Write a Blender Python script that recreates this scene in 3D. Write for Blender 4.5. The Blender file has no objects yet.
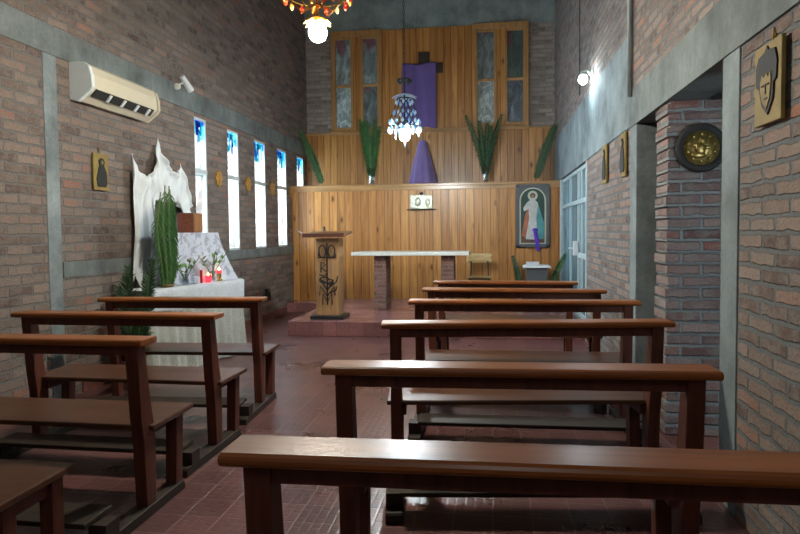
import bpy, math, random
from math import pi, sin, cos, radians as R
from mathutils import Vector as V, Matrix
random.seed(7)
S = bpy.context.scene
COL = S.collection
XL, XR, YB, YU, YN, ZC = -3.62, 1.17, 11.0, 12.0, -1.6, 6.9

# ------------------------------------------------------------------ materials
class NT:
    def __init__(s, name):
        s.m = bpy.data.materials.new(name); s.m.use_nodes = True
        s.t = s.m.node_tree; s.t.nodes.clear()
        s.out = s.n('ShaderNodeOutputMaterial')
    def n(s, typ, ins=None, **kw):
        nd = s.t.nodes.new(typ)
        for k, v in kw.items(): setattr(nd, k, v)
        for k, v in (ins or {}).items(): s.set(nd.inputs[k], v)
        return nd
    def set(s, sock, v):
        if isinstance(v, bpy.types.NodeSocket): s.t.links.new(v, sock)
        elif isinstance(v, bpy.types.Node): s.t.links.new(v.outputs[0], sock)
        else:
            if sock.type == 'RGBA' and len(v) == 3: v = (*v, 1)
            sock.default_value = v
    def math(s, op, a, b=0.0, clamp=False):
        nd = s.n('ShaderNodeMath', {0: a, 1: b}, operation=op); nd.use_clamp = clamp
        return nd.outputs[0]
    def mix(s, f, a, b, mode='MIX'):
        nd = s.n('ShaderNodeMix', data_type='RGBA', blend_type=mode)
        s.set(nd.inputs[0], f); s.set(nd.inputs[6], a); s.set(nd.inputs[7], b)
        return nd.outputs[2]
    def coords(s, which='Object'): return s.n('ShaderNodeTexCoord').outputs[which]
    def mapv(s, vec, scale=(1, 1, 1), loc=(0, 0, 0)):
        return s.n('ShaderNodeMapping', {'Vector': vec, 'Scale': scale, 'Location': loc}).outputs[0]
    def noise(s, vec, scale, detail=3, rough=.55, dist=0.0):
        return s.n('ShaderNodeTexNoise', {'Vector': vec, 'Scale': scale, 'Detail': detail, 'Roughness': rough, 'Distortion': dist}).outputs[0]
    def ramp(s, f, stops, interp='LINEAR'):
        nd = s.n('ShaderNodeValToRGB', {0: f}); cr = nd.color_ramp; cr.interpolation = interp
        while len(cr.elements) < len(stops): cr.elements.new(.5)
        for e, (p, c) in zip(cr.elements, stops):
            e.position = p; e.color = (*c, 1) if len(c) == 3 else c
        return nd.outputs[0]
    def bump(s, h, strength=.5, dist=.01):
        return s.n('ShaderNodeBump', {'Height': h, 'Strength': strength, 'Distance': dist}).outputs[0]
    def bsdf(s, **kw):
        names = dict(color='Base Color', rough='Roughness', metal='Metallic', normal='Normal', coat='Coat Weight',
                     coatr='Coat Roughness', trans='Transmission Weight', ior='IOR', spec='Specular IOR Level',
                     emit='Emission Color', es='Emission Strength', sheen='Sheen Weight', alpha='Alpha')
        b = s.n('ShaderNodeBsdfPrincipled', {names[k]: v for k, v in kw.items()})
        return b.outputs[0]
    def done(s, sh):
        s.t.links.new(sh, s.out.inputs[0]); return s.m

def simple(name, c, rough=.6, metal=0, var=.12, scale=12, bump=0, **kw):
    t = NT(name); v = t.coords()
    n = t.noise(v, scale, 4)
    col = t.ramp(n, [(.25, tuple(x*(1-var) for x in c)), (.75, tuple(min(1, x*(1+var)) for x in c))])
    if bump: kw['normal'] = t.bump(n, bump, .004)
    return t.done(t.bsdf(color=col, rough=rough, metal=metal, **kw))

def planar(t):
    """(u, z) laid along whichever way the wall runs"""
    g = t.n('ShaderNodeNewGeometry'); sn = t.n('ShaderNodeSeparateXYZ', {0: g.outputs['Normal']})
    sp = t.n('ShaderNodeSeparateXYZ', {0: t.coords()})
    ax = t.math('ABSOLUTE', sn.outputs[0]); ay = t.math('ABSOLUTE', sn.outputs[1])
    isx = t.math('GREATER_THAN', ax, ay); isy = t.math('SUBTRACT', 1.0, isx)
    u = t.math('ADD', t.math('MULTIPLY', sp.outputs[1], isx), t.math('MULTIPLY', sp.outputs[0], isy))
    return t.n('ShaderNodeCombineXYZ', {0: u, 1: sp.outputs[2], 2: 0.0}).outputs[0]

def brick(name, stops, mortar, bw=.255, bh=.079, ms=.011, smear=.45, smc=(.2, .17, .155)):
    t = NT(name); v = planar(t)
    wob = t.noise(v, 9, 2)
    wv = t.n('ShaderNodeVectorMath', {0: v, 1: t.n('ShaderNodeVectorMath', {0: t.n('ShaderNodeTexNoise', {'Vector': v, 'Scale': 13.0, 'Detail': 3.0}).outputs[1], 'Scale': .03}, operation='SCALE').outputs[0]}, operation='ADD').outputs[0]
    b = t.n('ShaderNodeTexBrick', {'Vector': wv, 'Color1': (0, 0, 0), 'Color2': (1, 1, 1), 'Mortar': (.5, .5, .5), 'Scale': 1.0,
            'Mortar Size': ms, 'Mortar Smooth': .35, 'Bias': 0.0, 'Brick Width': bw, 'Row Height': bh})
    base = t.ramp(b.outputs[0], stops)
    fine = t.noise(v, 60, 5, .7)
    mid = t.noise(v, 11, 4, .6)
    base = t.mix(t.math('MULTIPLY', t.ramp(mid, [(.42, (0, 0, 0)), (.62, (1, 1, 1))]), smear), base, smc)
    base = t.mix(.55, base, t.ramp(fine, [(.3, (.45, .45, .45)), (.7, (1.35, 1.3, 1.25))]), 'MULTIPLY')
    big = t.noise(v, .9, 4)
    base = t.mix(.55, base, t.ramp(big, [(.3, (.62, .66, .68)), (.7, (1.15, 1.1, 1.05))]), 'MULTIPLY')
    mort = t.mix(.5, mortar, t.ramp(fine, [(.3, (.5, .5, .5)), (.7, (1.3, 1.3, 1.3))]), 'MULTIPLY')
    c = t.mix(b.outputs[1], base, mort)
    h = t.math('ADD', t.math('SUBTRACT', 1.0, b.outputs[1]), t.math('MULTIPLY', t.math('ADD', fine, mid), .45))
    return t.done(t.bsdf(color=c, rough=.88, normal=t.bump(h, 1.0, .018), spec=.3))

def concrete(name, c, sc=1.0):
    t = NT(name); v = t.coords()
    a = t.noise(v, 2.2*sc, 6, .6); b = t.noise(v, 30*sc, 5, .7); st = t.noise(t.mapv(v, (3, 3, .35)), 3, 4)
    col = t.ramp(a, [(.3, tuple(x*.55 for x in c)), (.5, c), (.72, tuple(x*1.35 for x in c))])
    col = t.mix(.5, col, t.ramp(st, [(.3, (.7, .72, .74)), (.7, (1.15, 1.15, 1.12))]), 'MULTIPLY')
    col = t.mix(.4, col, t.ramp(b, [(.3, (.6, .6, .6)), (.7, (1.25, 1.25, 1.25))]), 'MULTIPLY')
    return t.done(t.bsdf(color=col, rough=.8, normal=t.bump(b, .35, .006), spec=.35))

def pine(name, tint=(1, 1, 1), pw=.145):
    t = NT(name); v = t.coords(); sp = t.n('ShaderNodeSeparateXYZ', {0: v})
    q = t.math('DIVIDE', t.math('ADD', sp.outputs[0], 20.03), pw)
    cell = t.math('FLOOR', q); fr = t.math('FRACT', q)
    wn = t.n('ShaderNodeTexWhiteNoise', {'W': cell}, noise_dimensions='1D').outputs[0]
    edge = t.math('MINIMUM', fr, t.math('SUBTRACT', 1.0, fr))
    groove = t.ramp(edge, [(.012, (0, 0, 0)), (.045, (1, 1, 1))])
    off = t.n('ShaderNodeCombineXYZ', {0: sp.outputs[0], 1: t.math('MULTIPLY', wn, 37.0), 2: sp.outputs[2]}).outputs[0]
    grain = t.noise(t.mapv(off, (22, 22, 1.1)), 1.0, 5, .6, .8)
    fineg = t.noise(t.mapv(off, (90, 90, 3)), 1.0, 3)
    col = t.ramp(grain, [(.28, (.26, .11, .028)), (.45, (.43, .215, .062)), (.65, (.56, .31, .105)), (.85, (.63, .38, .15))])
    col = t.mix(.8, col, t.ramp(wn, [(0, (.7, .6, .48)), (.35, (.98, .92, .85)), (.65, (1.08, 1.08, 1.08)), (1, (1.3, 1.3, 1.28))]), 'MULTIPLY')
    col = t.mix(.35, col, t.ramp(fineg, [(.3, (.7, .66, .6)), (.7, (1.15, 1.15, 1.15))]), 'MULTIPLY')
    vo = t.n('ShaderNodeTexVoronoi', {'Vector': t.mapv(off, (4.2, 1.0, 1.9)), 'Scale': 1.0, 'Randomness': 1.0})
    knot = t.ramp(vo.outputs['Distance'], [(.05, (1, 1, 1)), (.1, (.45, .45, .45)), (.16, (0, 0, 0))])
    col = t.mix(knot, col, (.1, .035, .012))
    col = t.mix(1.0, col, tint, 'MULTIPLY')
    col = t.mix(groove, (.07, .03, .012), col)
    h = t.math('ADD', groove, t.math('MULTIPLY', fineg, .1))
    return t.done(t.bsdf(color=col, rough=.38, normal=t.bump(h, .7, .008), coat=.25, coatr=.3))

def timber(name, c, axis=0, rough=.32, coat=.4, lo=.55, hi=1.35, sc=1.0, spec=.5):
    t = NT(name); v = t.coords(); m = [26*sc, 26*sc, 26*sc]; m[axis] = 1.3*sc
    g = t.noise(t.mapv(v, tuple(m)), 1.0, 5, .6, .6); g2 = t.noise(v, 3.0, 3)
    col = t.ramp(g, [(.25, tuple(x*lo for x in c)), (.5, c), (.8, tuple(x*hi for x in c))])
    col = t.mix(.5, col, t.ramp(g2, [(.3, (.7, .68, .66)), (.7, (1.2, 1.2, 1.2))]), 'MULTIPLY')
    r = t.ramp(g2, [(.3, (rough*.92,)*3), (.7, (rough*1.15,)*3)])
    return t.done(t.bsdf(color=col, rough=r, spec=spec, coat=coat, coatr=.22, normal=t.bump(g, .05, .002)))

def tiles(name, c, ts=.19, gloss=.28, grout=(.17, .11, .095)):
    t = NT(name); v = t.coords()
    b = t.n('ShaderNodeTexBrick', {'Vector': v, 'Color1': (0, 0, 0), 'Color2': (1, 1, 1), 'Mortar': (.5, .5, .5), 'Scale': 1.0,
            'Mortar Size': .004, 'Mortar Smooth': .3, 'Brick Width': ts, 'Row Height': ts}, offset=0.0, offset_frequency=1)
    sw = t.n('ShaderNodeSeparateXYZ', {0: v}); v2 = t.n('ShaderNodeCombineXYZ', {0: sw.outputs[1], 1: sw.outputs[0]}).outputs[0]
    r = t.n('ShaderNodeTexBrick', {'Vector': v2, 'Color1': (1, 1, 1), 'Color2': (1, 1, 1), 'Mortar': (0, 0, 0), 'Scale': 1.0,
            'Mortar Size': .01, 'Mortar Smooth': .9, 'Brick Width': ts/2, 'Row Height': ts/4}, offset=.5)
    n = t.noise(v, 1.3, 5); f = t.noise(v, 25, 4, .7)
    col = t.ramp(b.outputs[0], [(0, tuple(x*.72 for x in c)), (.5, c), (1, tuple(x*1.25 for x in c))])
    col = t.mix(.6, col, t.ramp(n, [(.3, (.6, .62, .66)), (.7, (1.25, 1.2, 1.15))]), 'MULTIPLY')
    col = t.mix(.5, col, t.ramp(f, [(.3, (.62, .62, .64)), (.7, (1.25, 1.25, 1.25))]), 'MULTIPLY')
    col = t.mix(b.outputs[1], col, grout)
    h = t.math('ADD', t.math('MULTIPLY', t.math('SUBTRACT', 1.0, r.outputs[1]), .35), t.math('MULTIPLY', t.math('SUBTRACT', 1.0, b.outputs[1]), .9))
    h = t.math('ADD', h, t.math('MULTIPLY', f, .25))
    rr = t.ramp(n, [(.3, (gloss*.9,)*3), (.75, (gloss*1.25,)*3)])
    return t.done(t.bsdf(color=col, rough=rr, normal=t.bump(h, .4, .005), spec=.6))

def stained(name, seed):
    """coloured only at the head of the window and along one edge, plain white glass below"""
    t = NT(name); v = t.coords('Object'); sp = t.n('ShaderNodeSeparateXYZ', {0: v})
    vo = t.n('ShaderNodeTexVoronoi', {'Vector': t.mapv(v, (1, 20, 5), (0, seed*3.1, seed)), 'Scale': 1.0}, feature='F1')
    rnd = t.n('ShaderNodeSeparateColor', {0: vo.outputs['Color']})
    blue = t.ramp(rnd.outputs[0], [(0, (.02, .12, .45)), (.3, (.03, .3, .62)), (.55, (.05, .5, .62)), (.8, (.35, .75, .9)), (1, (.12, .06, .45))], 'CONSTANT')
    head = t.math('ADD', t.math('MULTIPLY', t.math('SUBTRACT', sp.outputs[2], 2.56), 3.4), t.math('MULTIPLY', t.math('SUBTRACT', rnd.outputs[1], .5), .8))
    patch = t.math('MULTIPLY', t.math('GREATER_THAN', rnd.outputs[2], .985), .4)
    f = t.math('MAXIMUM', t.math('GREATER_THAN', head, .25), patch)
    c = t.mix(f, (.93, .97, 1.0), blue)
    tr = t.n('ShaderNodeBsdfTransparent', {0: c}).outputs[0]
    gl = t.n('ShaderNodeBsdfGlossy', {0: (1, 1, 1), 'Roughness': .15}).outputs[0]
    ms = t.n('ShaderNodeMixShader', {0: .05}); t.set(ms.inputs[1], tr); t.set(ms.inputs[2], gl)
    return t.done(ms.outputs[0])

def rough_glass(name, c, bright):
    t = NT(name); v = t.coords()
    n = t.noise(t.mapv(v, (7, 7, 3)), 1.0, 5, .65, 1.5); w = t.noise(v, 45, 4, .6)
    red = t.noise(t.mapv(v, (2.5, 2.5, 1.4), (bright*10, 0, 3)), 1.0, 2)
    col = t.ramp(n, [(.3, tuple(x*.35 for x in c)), (.5, c), (.68, tuple(min(1, x*2.2*bright) for x in c))])  # dim daylight and reflections painted into the pane colour as blotches
    col = t.mix(t.ramp(red, [(.6, (0, 0, 0)), (.66, (.75, .75, .75))]), col, (.16, .03, .06))
    h = t.math('ADD', n, t.math('MULTIPLY', w, .5))
    return t.done(t.bsdf(color=col, rough=.18, normal=t.bump(h, .8, .02), spec=.9))

def emis(name, c, s):
    t = NT(name); return t.done(t.n('ShaderNodeEmission', {0: c, 1: s}).outputs[0])

def cloth(name, c, rough=.9, lace=False, flower=False):
    t = NT(name); v = t.coords(); f = t.noise(v, 140, 3); n = t.noise(v, 6, 3)
    col = t.ramp(n, [(.3, tuple(x*.85 for x in c)), (.7, c)])
    if lace:
        vo = t.n('ShaderNodeTexVoronoi', {'Vector': v, 'Scale': 42.0}, feature='DISTANCE_TO_EDGE').outputs[0]
        col = t.mix(t.ramp(vo, [(.08, (0, 0, 0)), (.2, (.55, .55, .55))]), col, tuple(x*.6 for x in c))
    if flower:
        w = t.noise(v, 7.5, 3, .55, 1.2)
        col = t.mix(t.ramp(w, [(.52, (0, 0, 0)), (.56, (.6, .6, .6)), (.66, (.6, .6, .6)), (.7, (0, 0, 0))]), col, (.22, .22, .3))
    return t.done(t.bsdf(color=col, rough=rough, normal=t.bump(f, .3, .002), sheen=.25))

M = {}
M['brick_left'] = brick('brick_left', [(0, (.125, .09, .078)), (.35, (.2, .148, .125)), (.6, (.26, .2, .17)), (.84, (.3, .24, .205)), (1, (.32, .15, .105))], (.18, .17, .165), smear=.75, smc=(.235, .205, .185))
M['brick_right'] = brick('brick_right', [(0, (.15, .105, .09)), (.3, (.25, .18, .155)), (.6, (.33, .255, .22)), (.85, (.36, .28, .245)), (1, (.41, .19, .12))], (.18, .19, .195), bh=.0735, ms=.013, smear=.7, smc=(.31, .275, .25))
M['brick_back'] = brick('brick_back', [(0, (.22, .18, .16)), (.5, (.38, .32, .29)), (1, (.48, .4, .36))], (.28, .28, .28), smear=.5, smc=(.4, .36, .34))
M['brick_side'] = brick('brick_side', [(0, (.13, .075, .07)), (.4, (.22, .155, .15)), (.75, (.3, .235, .22)), (1, (.26, .11, .09))], (.22, .235, .24), ms=.014, smear=.6, smc=(.27, .25, .24))
M['brick_altar'] = brick('brick_altar', [(0, (.16, .07, .055)), (1, (.27, .13, .1))], (.2, .15, .13), bw=.2, bh=.06, smear=.3)
M['concrete'] = concrete('concrete', (.165, .19, .19))
M['concrete_light'] = concrete('concrete_light', (.21, .25, .265))
M['concrete_dark'] = concrete('concrete_dark', (.23, .28, .285))
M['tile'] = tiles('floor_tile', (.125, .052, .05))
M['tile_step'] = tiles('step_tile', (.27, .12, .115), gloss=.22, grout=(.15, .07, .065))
M['red_base'] = simple('red_tile_skirting', (.14, .055, .045), .4, var=.25)
M['pine'] = pine('pine_planks', (1.02, .9, .78)); M['pine_light'] = pine('pine_planks_upper', (.95, .86, .76), .132)
M['pine_trim'] = timber('pine_trim', (.4, .215, .08), 0)
M['pine_v'] = timber('pine_trim_upright', (.4, .215, .08), 2)
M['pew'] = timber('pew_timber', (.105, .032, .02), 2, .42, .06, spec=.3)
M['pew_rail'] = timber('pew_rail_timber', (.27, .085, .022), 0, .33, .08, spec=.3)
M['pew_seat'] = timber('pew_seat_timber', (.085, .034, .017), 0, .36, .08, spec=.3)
M['pew_dark'] = timber('pew_dark_timber', (.035, .026, .02), 0, .5, 0, spec=.3)
M['red_wood'] = timber('red_brown_wood', (.09, .032, .02), 0)
M['box_wood'] = timber('reddish_box_wood', (.19, .06, .03), 1)
M['box_wood2'] = timber('amber_box_wood', (.3, .13, .05), 2)
M['ply'] = timber('pale_plywood', (.55, .38, .17), 0, .3)
M['lectern'] = timber('lectern_pine', (.36, .2, .085), 2, .4)
M['ceiling'] = timber('ceiling_boards', (.2, .13, .08), 1, .6, 0)
M['iron'] = simple('black_iron', (.018, .022, .024), .45, .6)
M['dark_metal'] = simple('dark_metal', (.05, .055, .06), .4, .8)
M['steel'] = simple('grey_pipe', (.24, .27, .28), .45, .5)
M['gold_leaf'] = simple('mustard_board', (.25, .175, .04), .7, 0, var=.25)
M['gold'] = simple('old_gold', (.3, .22, .07), .35, .8, var=.5, scale=40, bump=.8)
M['brass'] = simple('brass', (.6, .4, .12), .25, 1)
M['silver'] = simple('embossed_silver', (.5, .52, .42), .35, .7, var=.6, scale=45, bump=1)
M['black'] = simple('black_paint', (.014, .014, .014), .75)
M['sil'] = simple('dark_brown_relief', (.03, .022, .018), .7, var=.4, scale=40)
M['white_plastic'] = simple('white_plastic', (.62, .68, .7), .35, var=.03)
M['cream_plastic'] = simple('cream_plastic', (.62, .57, .44), .25, var=.03, coat=.3)
M['alu'] = simple('pale_blue_frame_paint', (.42, .53, .56), .45, var=.08)
M['white_frame'] = simple('white_window_paint', (.55, .6, .6), .5, var=.1)
M['orn'] = simple('amber_wood_ornament', (.42, .22, .05), .4, var=.2)
M['marble'] = simple('speckled_white_marble', (.6, .62, .58), .25, var=.2, scale=60)
M['white_cloth'] = cloth('white_cloth', (.78, .83, .86)); M['lace'] = cloth('white_lace', (.66, .72, .78), lace=True)
M['lace_flower'] = cloth('flowered_white_cloth', (.6, .65, .76), flower=True)
M['cream_cloth'] = cloth('aged_lace_cloth', (.42, .44, .4), lace=True)
M['purple'] = cloth('purple_cloth', (.13, .085, .27)); M['lilac'] = cloth('lilac_cloth', (.2, .14, .34))
M['violet'] = cloth('violet_ribbon', (.12, .04, .5))
M['leaf'] = simple('palm_green', (.035, .12, .03), .5, var=.45, scale=9)
M['leaf_dark'] = simple('dark_palm_green', (.016, .06, .024), .5, var=.4, scale=9)
M['leaf_light'] = simple('light_leaf_green', (.12, .3, .07), .5, var=.3, scale=9)
M['stalk'] = simple('stalk', (.12, .17, .05), .6)
M['petal'] = simple('white_petals', (.75, .76, .68), .6)
M['paper'] = simple('paper', (.7, .72, .78), .7, var=.03)
M['cement'] = simple('grey_plinth', (.09, .1, .11), .5)
M['red_glow'] = emis('lit_red_candle_glass', (1, .03, .05), 2.2)
M['flame'] = emis('candle_flame', (1, .6, .2), 14)
M['candle_red'] = simple('red_candle', (.5, .02, .02), .35)
M['bulb_warm'] = emis('warm_bulb', (1, .93, .78), 1100)
M['bulb_white'] = emis('cool_bulb', (.9, .99, 1.0), 800)
M['bulb_wall'] = emis('wall_bulb', (.72, .92, 1), 170)
def glass(name, c, rough=.05):
    t = NT(name); tr = t.n('ShaderNodeBsdfTransparent', {0: c}).outputs[0]
    gl = t.n('ShaderNodeBsdfGlossy', {0: (1, 1, 1), 'Roughness': rough}).outputs[0]
    ms = t.n('ShaderNodeMixShader', {0: .22}); t.set(ms.inputs[1], tr); t.set(ms.inputs[2], gl)
    return t.done(ms.outputs[0])
M['glass'] = glass('clear_glass', (.85, .9, .92)); M['crystal'] = glass('crystal', (.75, .9, 1.0), .1)
def tglass(name, c):
    t = NT(name); a = t.bsdf(color=c, rough=.2); b = t.n('ShaderNodeBsdfTranslucent', {0: c}).outputs[0]
    ms = t.n('ShaderNodeMixShader', {0: .5}); t.set(ms.inputs[1], a); t.set(ms.inputs[2], b)
    return t.done(ms.outputs[0])
M['amber'] = tglass('amber_glass', (.9, .5, .12)); M['ruby'] = tglass('ruby_glass', (.75, .08, .03)); M['milk'] = tglass('milky_glass', (.75, .85, .95))
M['ice'] = tglass('icy_blue_glass', (.35, .65, .9))
def door_glass():
    t = NT('misted_door_glass'); v = t.coords()
    n = t.noise(t.mapv(v, (2, 2, .6)), 1.5, 4)
    c = t.ramp(n, [(.3, (.15, .25, .29)), (.7, (.33, .48, .53))])
    d = t.n('ShaderNodeBsdfTranslucent', {0: c}).outputs[0]; g = t.bsdf(color=(.1, .16, .19), rough=.12)
    ms = t.n('ShaderNodeMixShader', {0: .75}); t.set(ms.inputs[1], d); t.set(ms.inputs[2], g)
    return t.done(ms.outputs[0])
M['door_glass'] = door_glass()

# ------------------------------------------------------------------ mesh builder
class MB:
    def __init__(s): s.v, s.f, s.sm = [], [], False
    def add(s, vs, fs):
        o = len(s.v); s.v += [tuple(p) for p in vs]; s.f += [tuple(i+o for i in f) for f in fs]; return s
    def box(s, x0, x1, y0, y1, z0, z1, rot=None):
        p = [V((x, y, z)) for z in (z0, z1) for x, y in ((x0, y0), (x1, y0), (x1, y1), (x0, y1))]
        if rot is not None:
            c = V(((x0+x1)/2, (y0+y1)/2, (z0+z1)/2)); p = [rot @ (q-c)+c for q in p]
        return s.add(p, [(0, 3, 2, 1), (4, 5, 6, 7), (0, 1, 5, 4), (1, 2, 6, 5), (2, 3, 7, 6), (3, 0, 4, 7)])
    def prism(s, poly, a0, a1, axis='x', z=None):
        """poly in the two other axes, extruded from a0 to a1"""
        n = len(poly)
        def P(q, a):
            if axis == 'x': return (a, q[0], q[1])
            if axis == 'y': return (q[0], a, q[1])
            return (q[0], q[1], a)
        vs = [P(q, a0) for q in poly]+[P(q, a1) for q in poly]
        fs = [tuple(range(n))[::-1], tuple(range(n, 2*n))]+[(i, (i+1) % n, n+(i+1) % n, n+i) for i in range(n)]
        return s.add(vs, fs)
    def tube(s, pts, r, n=8, cap=True):
        pts = [V(p) for p in pts]; rs = r if isinstance(r, (list, tuple)) else [r]*len(pts)
        vs, fs = [], []
        d = (pts[1]-pts[0]).normalized(); up = V((0, 0, 1)) if abs(d.z) < .9 else V((1, 0, 0))
        a = d.cross(up).normalized()
        for i, p in enumerate(pts):
            t = (pts[min(i+1, len(pts)-1)]-pts[max(i-1, 0)]).normalized()
            a = (a-t*a.dot(t)).normalized(); b = t.cross(a)
            vs += [p+(a*cos(2*pi*k/n)+b*sin(2*pi*k/n))*rs[i] for k in range(n)]
        for i in range(len(pts)-1):
            for k in range(n): fs.append((i*n+k, i*n+(k+1) % n, (i+1)*n+(k+1) % n, (i+1)*n+k))
        if cap: fs += [tuple(range(n))[::-1], tuple(range((len(pts)-1)*n, len(pts)*n))]
        return s.add(vs, fs)
    def lathe(s, prof, c=(0, 0, 0), n=20, axis='z', a0=0, lob=0, ln=6):
        vs, fs = [], []
        for r, h in prof:
            for k in range(n):
                a = a0+2*pi*k/n; q = r*(1+lob*cos(ln*a)); x, y = q*cos(a), q*sin(a)
                p = (x, y, h) if axis == 'z' else ((h, x, y) if axis == 'x' else (x, -h, y))
                vs.append((p[0]+c[0], p[1]+c[1], p[2]+c[2]))
        for i in range(len(prof)-1):
            for k in range(n): fs.append((i*n+k, i*n+(k+1) % n, (i+1)*n+(k+1) % n, (i+1)*n+k))
        if prof[0][0] > 1e-4: fs.append(tuple(range(n))[::-1])
        if prof[-1][0] > 1e-4: fs.append(tuple(range((len(prof)-1)*n, len(prof)*n)))
        return s.add(vs, fs)
    def ball(s, c, r, n=14, sq=(1, 1, 1)):
        vs, fs = [], []; m = n//2
        for i in range(m+1):
            t = pi*i/m
            for k in range(n):
                a = 2*pi*k/n; vs.append((c[0]+r*sq[0]*sin(t)*cos(a), c[1]+r*sq[1]*sin(t)*sin(a), c[2]-r*sq[2]*cos(t)))
        for i in range(m):
            for k in range(n): fs.append((i*n+k, i*n+(k+1) % n, (i+1)*n+(k+1) % n, (i+1)*n+k))
        return s.add(vs, fs)
    def grid(s, fn, nu, nv):
        vs = [fn(i/nu, j/nv) for j in range(nv+1) for i in range(nu+1)]
        fs = [(j*(nu+1)+i, j*(nu+1)+i+1, (j+1)*(nu+1)+i+1, (j+1)*(nu+1)+i) for j in range(nv) for i in range(nu)]
        return s.add(vs, fs)
    def build(s, name, mat, parent=None, smooth=False, bevel=0, solid=0, loc=None, seg=2):
        me = bpy.data.meshes.new(name); me.from_pydata(s.v, [], s.f)
        if solid == 0:
            import bmesh
            b = bmesh.new(); b.from_mesh(me); bmesh.ops.remove_doubles(b, verts=b.verts, dist=1e-6)
            bmesh.ops.recalc_face_normals(b, faces=b.faces); b.to_mesh(me); b.free()
        me.update(); o = bpy.data.objects.new(name, me); COL.objects.link(o)
        me.materials.append(M[mat])
        if smooth:
            for p in me.polygons: p.use_smooth = True
        if parent: o.parent = parent
        if loc: o.location = loc
        if solid:
            md = o.modifiers.new('thick', 'SOLIDIFY'); md.thickness = solid; md.offset = 0
        if bevel:
            md = o.modifiers.new('edge', 'BEVEL'); md.width = bevel; md.segments = seg; md.limit_method = 'ANGLE'; md.angle_limit = R(40)
        return o

def thing(name, label, cat, loc=(0, 0, 0), rz=0, group=None, kind=None):
    o = bpy.data.objects.new(name, None); COL.objects.link(o); o.empty_display_size = .1
    o.location = loc; o.rotation_euler = (0, 0, rz)
    if label: o['label'] = label
    if cat: o['category'] = cat
    if group: o['group'] = group
    if kind: o['kind'] = kind
    return o
def tag(o, label, cat, group=None):
    o['label'] = label; o['category'] = cat
    if group: o['group'] = group
    return o
def struct(o, label=None):
    o['kind'] = 'structure'
    if label: o['label'] = label
    return o
def copy_tree(o, parent=None):
    c = o.copy(); COL.objects.link(c)
    if parent: c.parent = parent
    for ch in list(o.children): copy_tree(ch, c)
    return c

def wall(u0, u1, z0, z1, holes, t0, t1, axis):
    """a wall between t0 and t1 thick, running along `axis`, with rectangular holes (u0,u1,z0,z1)"""
    us = sorted({u0, u1, *[h[0] for h in holes], *[h[1] for h in holes]}); zs = sorted({z0, z1, *[h[2] for h in holes], *[h[3] for h in holes]})
    m = MB(); us = [u for u in us if u0 <= u <= u1]; zs = [z for z in zs if z0 <= z <= z1]
    for a, b in zip(us, us[1:]):
        runs = []
        for c, d in zip(zs, zs[1:]):
            if any(h[0] <= (a+b)/2 <= h[1] and h[2] <= (c+d)/2 <= h[3] for h in holes): continue
            if runs and abs(runs[-1][1]-c) < 1e-6: runs[-1][1] = d
            else: runs.append([c, d])
        for c, d in runs:
            if axis == 'y': m.box(t0, t1, a, b, c, d)
            else: m.box(a, b, t0, t1, c, d)
    return m

# ------------------------------------------------------------------ the room
T = .24
WIN = [(7.24, 7.57), (8.2, 8.59), (9.19, 9.66), (10.22, 10.7), (11.3, 11.72)]
WZ0, WZ1, WZT = 1.17, 2.855, 2.19
DOOR = (8.0, 10.9, .2, 2.27)
OPN = (3.39, 5.29, 0, 2.27)
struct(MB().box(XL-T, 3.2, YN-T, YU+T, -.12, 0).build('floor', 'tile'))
struct(MB().box(XL-T, 3.2, YN-T, YU+T, ZC, ZC+.12).build('ceiling', 'ceiling'))
struct(wall(YN-T, YU+T, 0, ZC, [(a, b, WZ0, WZ1) for a, b in WIN], XL-T, XL, 'y').build('wall_left', 'brick_left'))
struct(wall(YN-T, YU+T, 0, ZC, [OPN, DOOR], XR, XR+T, 'y').build('wall_right', 'brick_right'))
struct(MB().box(XL, XR, YU, YU+T, 0, ZC).build('wall_back', 'brick_back'))
struct(MB().box(XL, XR, YN-T, YN, 0, ZC).build('wall_rear', 'brick_back'))
# side room behind the opening
m = MB(); m.box(XR+.014, 2.9, 4.412, 4.69, 0, 2.262); rj = random.Random(5)
for k in range(29):
    m.box(XR-rj.uniform(-.004, .012), 2.9, 4.4-rj.uniform(-.002, .004), 4.69, k*.0775+.006, min(2.26, k*.0775+.071))
struct(m.build('wall_side', 'brick_side', bevel=.003))
mm = MB(); mm.box(2.9, 3.1, 2.0, 6.6, 0, 3.0); mm.box(XR+T, 1.9, 1.9, 2.0, 0, 3.0); mm.box(2.6, 2.9, 1.9, 2.0, 0, 3.0); mm.box(1.9, 2.6, 1.9, 2.0, 0, 1.3); mm.box(1.9, 2.6, 1.9, 2.0, 2.0, 3.0); mm.box(XR+T, 2.9, 6.6, 6.7, 0, 3.0)
struct(mm.build('wall_side_room', 'brick_side'))
struct(MB().box(XR+T, 3.1, 1.9, 6.7, 3.0, 3.1).build('ceiling_side', 'concrete_dark'))
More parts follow.
